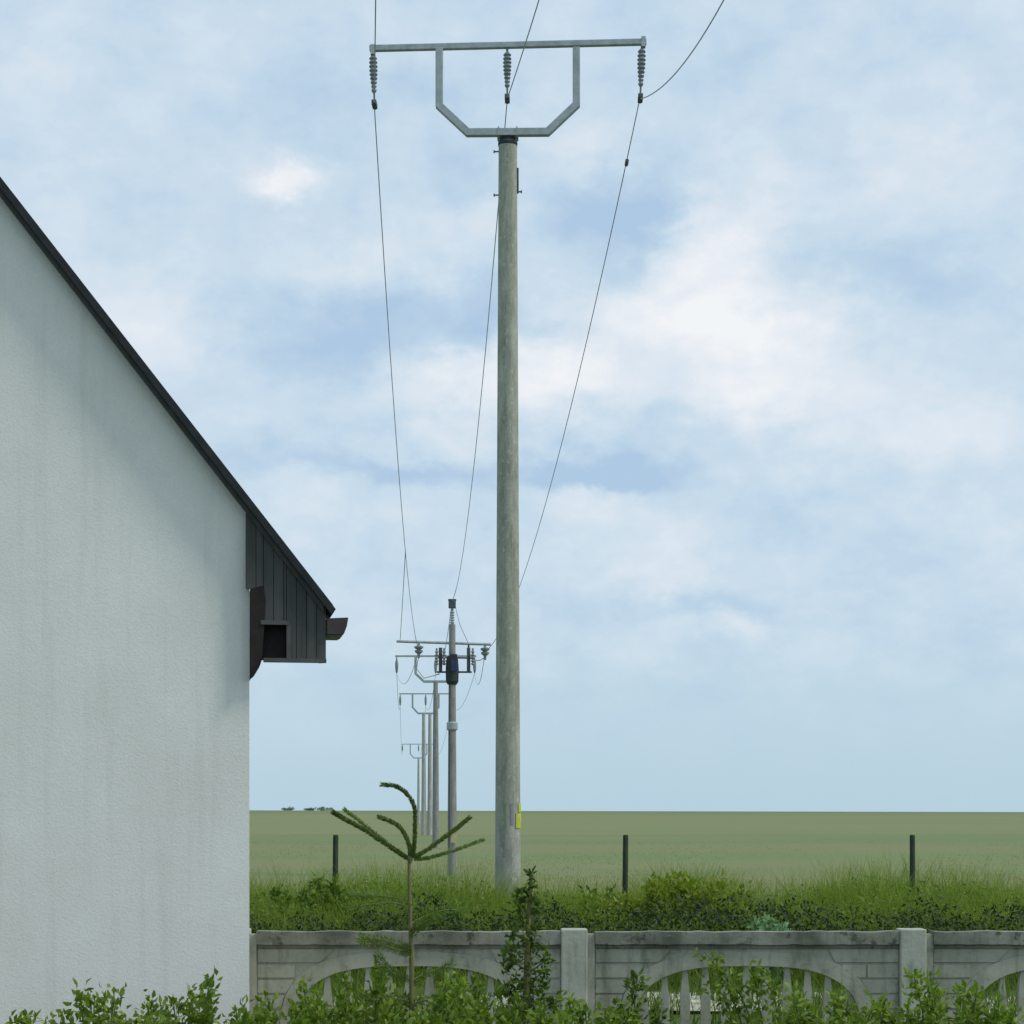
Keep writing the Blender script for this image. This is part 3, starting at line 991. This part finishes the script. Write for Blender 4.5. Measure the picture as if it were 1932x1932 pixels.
HEADS[1] = [tuple(at(706, 195, D1)), tuple(at(957, 187, D1)), tuple(at(1207, 187, D1))]
HEADS[2] = [tuple(at(790, 1226, D2)), tuple(at(853, 1133, D2)), tuple(at(915, 1230, D2))]
near = [(2.5, 35, 2.0, 1.5), (4.5, 60, 2.25, 0), (1.0, 35, 3.0, 0)]
LBL = ['left power line wire held by the left insulator of the big pole', 'middle power line wire held by the middle insulator of the big pole',
       'right power line wire held by the right insulator of the big pole']
for w in range(3):
    pts = []
    dx, L_, s_, dz = near[w]
    P0 = Vector(HEADS[1][w])
    for t in np.linspace(1, 0, 60)[:-1]:
        pts.append(P0 + Vector((dx * t, -L_ * t, dz * t - 4 * s_ * t * (1 - t))))
    for a, b, sg in ((1, 2, 1.55 if w != 1 else 1.45), (2, 3, .8), (3, 4, .9), (4, 5, 1.6)):
        A, B = Vector(HEADS[a][w]), Vector(HEADS[b][w])
        for t in np.linspace(0, 1, 28)[:-1]:
            pts.append(A.lerp(B, t) + Vector((0, 0, -4 * sg * t * (1 - t))))
    pts.append(Vector(HEADS[5][w]))
    o0 = pts[59] if len(pts) > 59 else pts[0]
    org = Vector(HEADS[1][w])
    mb = MB(); mb.tube([p - org for p in pts], [.0075 if p.y < 60 else .011 for p in pts], 6)
    wo_ = mb.build('power_wire', M_WIRE, None, True); wo_.location = org
    tag(wo_, LBL[w], 'wire', 'overhead wires of the power line')
    if w == 2:   # small vibration damper
        A, B = Vector(HEADS[1][2]), Vector(HEADS[2][2])
        best = min((abs(UC + (A.lerp(B, t).x) / A.lerp(B, t).y * F - 1182), t) for t in np.linspace(0, .3, 200))[1]
        c = A.lerp(B, best) + Vector((0, 0, -4 * 1.55 * best * (1 - best))) - org
        mb = MB(); mb.tube([c + Vector((0, -.10, -.03)), c + Vector((0, .1, -.03))], .028, 8); mb.tube([c + Vector((0, 0, .02)), c + Vector((0, 0, -.04))], .02, 8)
        mb.build('damper', M_DARKM, wo_, True)
# thin drop wire down to the left end of the switch pole's crossarm
A = Vector(HEADS[1][0]); B = Vector(HEADS[2][0])
t = .50; p = A.lerp(B, t) + Vector((0, 0, -4 * 1.55 * t * (1 - t)))
q = at(755, 1210, D2); q.z += .05
pts = [p.lerp(q, s_) + Vector((0, 0, -.10 * 4 * s_ * (1 - s_) * .4)) for s_ in np.linspace(0, 1, 12)]
mb = MB(); mb.tube([a - q for a in pts], .010, 5)
dw = mb.build('drop_wire', M_WIRE, None, True); dw.location = q
tag(dw, 'thin drop wire running to the left end of the second pole crossarm', 'wire')

# ------------------------------------------------------------------ house
HD = 10.5
HR = math.radians(9.0)
org = at(615, 1245, HD)
ca, sa = math.cos(HR), math.sin(HR)


def hl(u, v, off=0.0):
    """frame position -> local (x, z) on the gable plane (local y = 0)"""
    d = Vector(((u - UC) / F, 1.0, (VE - v) / F))
    nrm = Vector((-sa, ca, 0))   # local +y
    tt = (Vector((org.x, org.y, 0)) - Vector((0, 0, 0))).dot(nrm) / d.dot(nrm)
    P = d * tt; P.z += EYE
    dx, dy = P.x - org.x, P.y - org.y
    return (dx * ca + dy * sa, P.z)


house = empty('house', (org.x, org.y, 0), HR)
tag(house, 'dark wood clad gable end of a house with steep roof and gutter at left edge', 'house')
M_BOARD, n, p = base_mat('dark_cladding_boards', .7, .25)
co = n.n('ShaderNodeTexCoord').outputs['Object']
gr = n.noise(n.mapping(co, (9, 9, .6)), 3.0, 5, .6)
n.put(p.inputs['Base Color'], n.mix(n.maprange(gr, .3, .7), (.048, .052, .050, 1), (.085, .086, .082, 1)))
bump(n, p, gr, .3, .004)
M_ROOF = mat_noise('black_roof_tile', (.008, .012, .014), (.018, .023, .025), 14.0, .6, bstr=.3)
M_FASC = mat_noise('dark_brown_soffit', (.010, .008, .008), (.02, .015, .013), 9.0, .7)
M_GUT = mat_noise('brown_gutter', (.02, .014, .015), (.05, .03, .028), 6.0, .4, spec=.5)
M_TRIM = mat_noise('grey_trim', (.065, .07, .07), (.085, .09, .09), 9.0, .6)
M_REND, n, p = base_mat('white_render', .92, .15)
co = n.n('ShaderNodeTexCoord').outputs['Object']
c = n.mix(n.maprange(n.noise(co, 1.4, 6, .65), .3, .7), (.70, .70, .67, 1), (.80, .80, .78, 1))
c = n.mix(n.math('MULTIPLY', n.maprange(n.noise(n.mapping(co, (10, 10, .5)), 1.3, 5, .6), .55, .8), .35), c, (.50, .50, .46, 1))
gr = n.noise(co, 75.0, 4, .8)
c = n.mix(n.math('MULTIPLY', n.maprange(gr, .45, .8), .35), c, (.52, .52, .50, 1))
n.put(p.inputs['Base Color'], c)
bump(n, p, gr, .45, .005)

ex, ez = hl(632, 1152)          # roof edge lower end (outer corner)
tx_, tz_ = hl(475, 950)
mslope = (tz_ - ez) / (tx_ - ex)    # negative: rises to the left
RUN = 4.4                       # half width of the house
xr = ex - RUN; zr = ez + mslope * (-RUN)
zl = hl(600, 1245)[1]            # underside of the boxed eave
xe = hl(615, 1245)[0]
th = .042
DEP = 8.0
OVD = .26


def board_wall(name, poly_fn, x_a, x_b, z_low, y, mat, bw=.052):
    """vertical boards with shadow gaps; poly_fn gives the top height at x"""
    mbw = MB(); x = x_a
    while x < x_b - .005:
        xx = min(x + bw, x_b)
        zl_ = z_low(x) if callable(z_low) else z_low
        mbw.prism([(x + .0015, zl_), (xx - .0015, zl_), (xx - .0015, poly_fn(xx - .0015)), (x + .0015, poly_fn(x + .0015))], y - .018, y)
        x = xx
    return mbw


topf = lambda x: (ez + mslope * (x - ex) - th * 1.25) if x > xr else (ez + mslope * (2 * xr - x - ex) - th * 1.25)
# recess positions
rx0 = hl(540, 1180)[0]; rz_t = hl(540, 1178)[1]; rz_b = hl(540, 1243)[1]
lx = hl(497, 1180)[0]
wx1 = hl(471, 1300)[0]
# boards: full height right of the recess; above the recess elsewhere
mbw = board_wall('b', topf, rx0, xe, zl, 0, None)
mb2 = board_wall('b', topf, lx, rx0, rz_t, 0, None); mbw.add(mb2.v, mb2.f)
ztri = hl(475, 1112)[1]
mb3 = board_wall('b', topf, wx1 - .02, lx, ztri, 0, None); mbw.add(mb3.v, mb3.f)
mbw.build('gable_cladding', M_BOARD, house)
mb = MB(); mb.prism([(xe - .01, zl), (xe - .01, topf(xe)), (wx1 - .02, topf(wx1 - .02)), (wx1 - .02, ztri + .01), (lx, ztri + .01), (lx, rz_t + .01), (rx0, rz_t + .01), (rx0, zl)], .001, .03)
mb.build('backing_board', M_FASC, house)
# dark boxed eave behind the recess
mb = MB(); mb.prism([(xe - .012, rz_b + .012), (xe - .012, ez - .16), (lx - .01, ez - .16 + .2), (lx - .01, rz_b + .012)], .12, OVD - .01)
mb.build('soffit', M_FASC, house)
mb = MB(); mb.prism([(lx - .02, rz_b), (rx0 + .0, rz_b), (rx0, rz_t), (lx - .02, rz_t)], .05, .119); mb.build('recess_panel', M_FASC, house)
# trim under and above the recess
mb = MB(); mb.box(((lx + rx0) / 2, -.012, rz_t + .006), (rx0 - lx + .03, .03, .022)); mb.box(((lx + xe) / 2, -.012, zl - .006), (xe - lx, .045, .02))
mb.box((rx0 + .012, -.021, (rz_b + rz_t) / 2), (.022, .005, rz_t - rz_b))
mb.build('trim_strip', M_TRIM, house)
# corbel going down at the left
cz0 = hl(480, 1245)[1]; cz1 = hl(478, 1278)[1]; cx_ = hl(494, 1250)[0]; cx2 = hl(476, 1278)[0]
mb = MB(); mb.prism([(cx_, cz0), (cx_ - .01, cz0 - .03), (cx2 + .01, cz1 + .012), (cx2 - .005, cz1), (wx1 + .002, cz1 - .012), (wx1 + .002, ztri), (lx, ztri + .02), (lx + .012, ztri - .06)], -.02, .11)
mb.build('corbel', M_FASC, house)
mb = MB(); xa = xr + .02
for (dz0, dz1) in ((-.062, -.052),):
    mb.prism([(xa, ez + mslope * (xa - ex) + dz0 - .03), (ex - .06, ez + mslope * -.06 + dz0 - .03), (ex - .06, ez + mslope * -.06 + dz1), (xa, ez + mslope * (xa - ex) + dz1)], -.034, -.0181)
mb.build('verge_board', M_BOARD, house)
# roof slopes
for sgn in (1, -1):
    mb = MB()
    # polygon in x,z: slab following the slope
    def mir(x): return x if sgn == 1 else 2 * xr - x
    dxn = .0
    P_ = [(mir(ex), ez), (mir(xr), zr), (mir(xr), zr - th * 1.3), (mir(ex - .02), ez - .03)]
    if sgn == -1: P_ = P_[::-1]
    mb.prism(P_, -.07, OVD)
    mb.build('roof_slope', M_ROOF, house)
    # ribbed tiles on top
    mb = MB(); nt = 1
    for j in range(nt):
        yy = .0
        x0_, x1_ = ex - .01, xr + .02
        z0_, z1_ = ez + mslope * (x0_ - ex) + .003, ez + mslope * (x1_ - ex) + .003
        mb.prism([(mir(x0_), z0_), (mir(x1_), z1_), (mir(x1_), z1_ + .014), (mir(x0_), z0_ + .014)][::sgn], yy, yy + .15)
    mb.build('verge_tiles', M_ROOF, house)
# gutter: open half-round section running along the eave
gx0, gz_t = hl(617, 1168); gx1, _ = hl(655, 1166); gzb = hl(640, 1198)[1]
mb = MB()
wg = gx1 - gx0; hg = gz_t - gzb
shape = [(0, 0), (wg, .006), (wg * .93, -hg * .45), (wg * .8, -hg * .9), (wg * .66, -hg), (0, -hg)]
mb.prism([(gx0 + a, gz_t + b) for a, b in shape], -.04, -.028)
outer_ = [(gx0 + a, gz_t + b) for a, b in shape]
for j in range(1, len(shape)):
    a, b = shape[j], shape[(j + 1) % len(shape)]
    d = Vector((b[0] - a[0], b[1] - a[1])).normalized(); nn_ = Vector((d.y, -d.x)) * -.004
    mb.prism([(gx0 + a[0], gz_t + a[1]), (gx0 + b[0], gz_t + b[1]), (gx0 + b[0] + nn_.x, gz_t + b[1] + nn_.y), (gx0 + a[0] + nn_.x, gz_t + a[1] + nn_.y)], -.0279, OVD)
mb.build('gutter', M_GUT, house)
mb = MB(); mb.box((xe - .012, OVD / 2 + .031, (zl + gz_t) / 2 + .03), (.02, OVD - .03, gz_t - zl + .05)); mb.build('fascia', M_FASC, house)
# rendered walls under the gable
xw = xr - RUN + .6
mb = MB(); mb.prism([(xw, -.1), (wx1, -.1), (wx1, topf(wx1) - .01), (xr, topf(xr) - .01), (xw, topf(xw) - .01)], .05, DEP)
mb.build('wall', M_REND, house)
for sgn in (1, -1):
    mir = (lambda x: x) if sgn == 1 else (lambda x: 2 * xr - x)
    xb = wx1 + .02; zb_ = ez + mslope * (xb - ex)
    mb = MB(); mb.prism([(mir(xb), zb_), (mir(xr), zr), (mir(xr), zr - th * 1.3), (mir(xb), zb_ - th * 1.3)][::sgn], OVD + .002, DEP + .3)
    mb.build('roof_slope', M_ROOF, house)
mb = MB(); mb.box(((wx1 + xr - RUN + .6) / 2, .035, .15), (wx1 - (xr - RUN + .6) + .02, .03, .5)); mb.build('plinth', M_WALL, house)

# ------------------------------------------------------------------ slim conifer in front of the wall
M_NEED = mat_leaf('needle', [srgb(98, 118, 54), srgb(112, 132, 62), srgb(88, 108, 50)], .25)
M_NEEDB = mat_leaf('bright_needle', [srgb(96, 124, 48), srgb(110, 136, 56), srgb(88, 114, 50)], .3)
M_BARK = mat_noise('reddish_bark', (.115, .125, .045), (.17, .155, .07), 22.0, .85)
CD = 9.4


def needles(pts, rad, count, length, ang=.5):
    """needles standing off along a shoot"""
    A = np.array([tuple(p) for p in pts]); n_ = len(A) - 1
    t = rng.random(count) * n_; i0 = np.minimum(t.astype(int), n_ - 1); fr = (t - i0)[:, None]
    P = A[i0] * (1 - fr) + A[i0 + 1] * fr
    d = A[i0 + 1] - A[i0]; d /= np.linalg.norm(d, axis=1, keepdims=True)
    r = rng.normal(size=(count, 3)); r -= d * (r * d).sum(1, keepdims=True); r /= np.linalg.norm(r, axis=1, keepdims=True)
    D_ = d * (1 - ang) + r * ang
    return leaves(P + r * rad * .5, D_, rng.uniform(length * .7, length * 1.2, count), np.full(count, .0032), .05)


def curve_pts(uv, D, k=16, dd=0.0):
    """Catmull-Rom through frame positions at distance D (+dd towards the tip)"""
    P = [at(u, v, D + dd * i / (len(uv) - 1)) for i, (u, v) in enumerate(uv)]
    P = [P[0] * 2 - P[1]] + P + [P[-1] * 2 - P[-2]]
    out = []
    for i in range(1, len(P) - 2):
        for s_ in np.linspace(0, 1, max(3, k // (len(uv) - 1)), endpoint=False):
            a, b, c, d = P[i - 1], P[i], P[i + 1], P[i + 2]
            out.append(.5 * ((2 * b) + (c - a) * s_ + (2 * a - 5 * b + 4 * c - d) * s_ ** 2 + (-a + 3 * b - 3 * c + d) * s_ ** 3))
    out.append(P[-2])
    return out


base = at(775, 1935, CD); base.z = 0.0
fir = empty('young_conifer', base)
tag(fir, 'tall slim young conifer with curved bare looking top shoots in front of the wall', 'conifer')
loc = lambda pts: [p - base for p in pts]
tr = [Vector((base.x, CD, -.05))] + curve_pts([(776, 1935), (777, 1850), (775, 1760), (773, 1700), (772, 1626)], CD)
tk = loc(tr)
mb = MB(); mb.tube(tk, list(np.linspace(.014, .0075, len(tk))), 8); mb.build('trunk', M_BARK, fir, True)
mb = MB(); mb.lathe([(.006, -.02), (.015, 0), (.014, .012), (.005, .02)], tuple(at(773, 1622, CD) - base), 10); mb.build('bud_whorl', M_BARK, fir, True)
shoots = [([(770, 1620), (735, 1597), (690, 1567), (650, 1545), (628, 1532)], .010, M_NEED, -.1, 620),
          ([(768, 1618), (730, 1590), (690, 1558), (664, 1538), (650, 1527)], .007, M_NEEDB, .2, 260),
          ([(774, 1620), (772, 1595), (758, 1565), (738, 1550), (714, 1541)], .009, M_NEED, .05, 430),
          ([(779, 1618), (782, 1590), (783, 1550), (781, 1520), (765, 1495), (745, 1483), (720, 1480)], .008, M_NEED, -.12, 560),
          ([(780, 1618), (808, 1602), (842, 1577), (865, 1560), (886, 1542)], .009, M_NEED, .1, 480),
          ([(782, 1622), (815, 1617), (848, 1607), (880, 1596), (912, 1584)], .007, M_NEEDB, .3, 320)]
for uv, r_, mt, dd, cnt in shoots:
    pp = loc(curve_pts(uv, CD, 20, dd))
    mb = MB(); mb.tube(pp, list(np.linspace(r_ * .75, r_ * .4, len(pp))), 6)
    s_ = mb.build('shoot', M_GSTEM, fir, True)
    V, Fc = needles(pp, r_, int(cnt * 2.6), .0145, .42)
    np_mesh('needles', V, Fc, mt, s_)
for uv, dd in (([(775, 1712), (740, 1703), (700, 1706), (650, 1712)], -.2), ([(775, 1700), (730, 1692), (690, 1690), (660, 1690)], .3), ([(776, 1742), (810, 1725), (850, 1716), (880, 1722)], .2),
               ([(776, 1792), (745, 1780), (715, 1772), (680, 1768)], -.2), ([(776, 1800), (745, 1790), (700, 1778), (682, 1774)], -.25), ([(776, 1765), (790, 1748), (812, 1735), (822, 1728)], -.1), ([(776, 1850), (745, 1838), (725, 1820), (712, 1800)], .1),
               ([(777, 1850), (800, 1838), (830, 1832), (855, 1815)], .1), ([(777, 1890), (745, 1884), (705, 1886), (680, 1872)], -.1), ([(777, 1895), (810, 1886), (845, 1880), (870, 1866)], -.1)):
    pp = loc(curve_pts(uv, CD, 14, dd))
    mb = MB(); mb.tube(pp, list(np.linspace(.0045, .002, len(pp))), 5)
    s_ = mb.build('branch', M_BARK, fir, True)
    V, Fc = needles(pp, .012, 420, .026, .6)
    np_mesh('needles', V, Fc, M_NEEDB, s_)

# second young tree: upright brown stem with small leaf clumps
TD = 9.8
b2 = at(994, 1935, TD); b2.z = 0
sap = empty('sapling', b2)
tag(sap, 'upright brown stemmed sapling with small leaf clumps right of the slim conifer', 'sapling')
loc = lambda pts: [p - b2 for p in pts]
tr = loc([Vector((b2.x, TD, -.05))] + curve_pts([(992, 1935), (994, 1860), (996, 1780), (999, 1710), (1002, 1648)], TD))
mb = MB(); mb.tube(tr, list(np.linspace(.022, .008, len(tr))), 8); mb.build('trunk', M_BARK, sap, True)
Ps = []; Ds = []
for (u, v, r_, c_) in ((1002, 1652, 6, 34), (1003, 1672, 9, 46), (998, 1690, 12, 40), (984, 1692, 9, 30), (1008, 1700, 10, 30), (980, 1705, 14, 60), (1018, 1715, 12, 40), (990, 1740, 20, 80), (1010, 1755, 16, 60), (968, 1762, 9, 34), (1000, 1782, 20, 80),
                     (962, 1795, 16, 70), (1022, 1790, 12, 40), (968, 1812, 18, 80), (1030, 1812, 10, 44), (1025, 1835, 12, 50), (958, 1830, 10, 40), (1000, 1830, 16, 50), (985, 1860, 26, 120), (1020, 1865, 22, 90), (950, 1875, 24, 100), (1000, 1900, 45, 260), (1040, 1895, 28, 120)):
    c = at(u, v, TD) - b2
    c_ = int(c_ * .6); P = np.array(c) + rng.normal(size=(c_, 3)) * r_ * TD / F * .45
    Ps.append(P); d = rng.normal(size=(c_, 3)); d[:, 2] += .5; Ds.append(d)
P = np.concatenate(Ps); Dn = np.concatenate(Ds)
V, Fc = leaves(P, Dn, rng.uniform(.024, .05, len(P)), rng.uniform(.010, .021, len(P)))
np_mesh('foliage', V, Fc, M_DSHRUB, sap)
for (u0, v0, u1, v1) in ((996, 1800, 962, 1792), (995, 1830, 966, 1812), (996, 1835, 1028, 1812), (995, 1850, 1025, 1835), (998, 1775, 968, 1762), (1000, 1735, 1018, 1715), (998, 1725, 980, 1703)):
    a, b = at(u0, v0, TD) - b2, at(u1, v1, TD) - b2; mb = MB(); mb.tube([a, a.lerp(b, .5) + Vector((0, .01, -.006)), b], [.005, .004, .002], 5)
    mb.build('branch', M_BARK, sap, True)

# garden shrubs along the bottom
SH = [  # u, top v, width m, D, leaves, label
    (345, 1850, .60, 9.6, 'leafy green garden shrub in front of the white house wall'),
    (160, 1870, .70, 9.0, 'leafy green garden shrub at the lower left corner'),
    (535, 1872, .42, 9.9, 'small pale leaved shrub at the wall left of the first arch'),
    (610, 1862, .45, 9.2, 'low green shrub in front of the left foot of the first arch'),
    (690, 1842, .50, 9.5, 'bright green shrub under the first arch left of the slim conifer'),
    (810, 1848, .50, 9.0, 'green shrub just right of the slim conifer trunk'),
    (905, 1852, .50, 9.7, 'green shrub under the right end of the first arch'),
    (1060, 1872, .45, 9.1, 'low green shrub below the concrete wall post'),
    (1185, 1848, .32, 9.6, 'narrow upright dark green shrub right of the wall post'),
    (1130, 1888, .40, 9.0, 'lowest green shrub in the gap right of the wall post'),
    (1560, 1866, .60, 9.3, 'leafy green shrub at the lower right'),
    (1790, 1850, .70, 9.5, 'leafy green shrub at the lower right corner'),
]
for i, (u, v, w, D, lab) in enumerate(SH):
    x = (u - UC) / F * D; h = EYE + (VE - v) / F * D
    bushy('garden_shrub', lab, 'shrub', x, D, w * 1.15, h * 1.06, int(7000 * w / .5), M_SHRUB if i not in (8,) else M_DSHRUB, .042, 'garden shrubs along the foot of the wall', stems=int(26 * w / .5), sm=M_GSTEM)
# climbing twigs over the right-hand arch
tb = at(1400, 1935, 11.6); tb.z = 0
tw_ = empty('climbing_plant', tb)
tag(tw_, 'thin climbing twigs with sparse leaves crossing the right arch of the wall', 'climber')
Ps = []; Ds = []; mb = MB()
for uv in ([(1420, 1935), (1398, 1880), (1365, 1840), (1328, 1795)], [(1400, 1935), (1385, 1890), (1372, 1850), (1350, 1822)], [(1440, 1935), (1430, 1885), (1425, 1850), (1418, 1835)], [(1380, 1935), (1375, 1900), (1362, 1875), (1340, 1862)], [(1470, 1935), (1462, 1890), (1450, 1860), (1436, 1848)]):
    pp = [p - tb for p in curve_pts(uv, 11.62, 14, -.1)]
    pp = [Vector((pp[0].x, pp[0].y, 0))] + pp
    mb.tube(pp, list(np.linspace(.005, .002, len(pp))), 5)
    A = np.array([tuple(p) for p in pp[1:]])
    c_ = 70; i0 = rng.integers(0, len(A), c_); Ps.append(A[i0] + rng.normal(size=(c_, 3)) * .03); d = rng.normal(size=(c_, 3)); d[:, 2] += .4; Ds.append(d)
P = np.concatenate(Ps); Dn = np.concatenate(Ds); P[:, 1] = np.minimum(P[:, 1], .18)
V, Fc = leaves(P, Dn, rng.uniform(.03, .06, len(P)), rng.uniform(.018, .03, len(P)))
np_mesh('foliage', V, Fc, M_SHRUB, tw_); mb.build('stem', M_GSTEM, tw_, True)
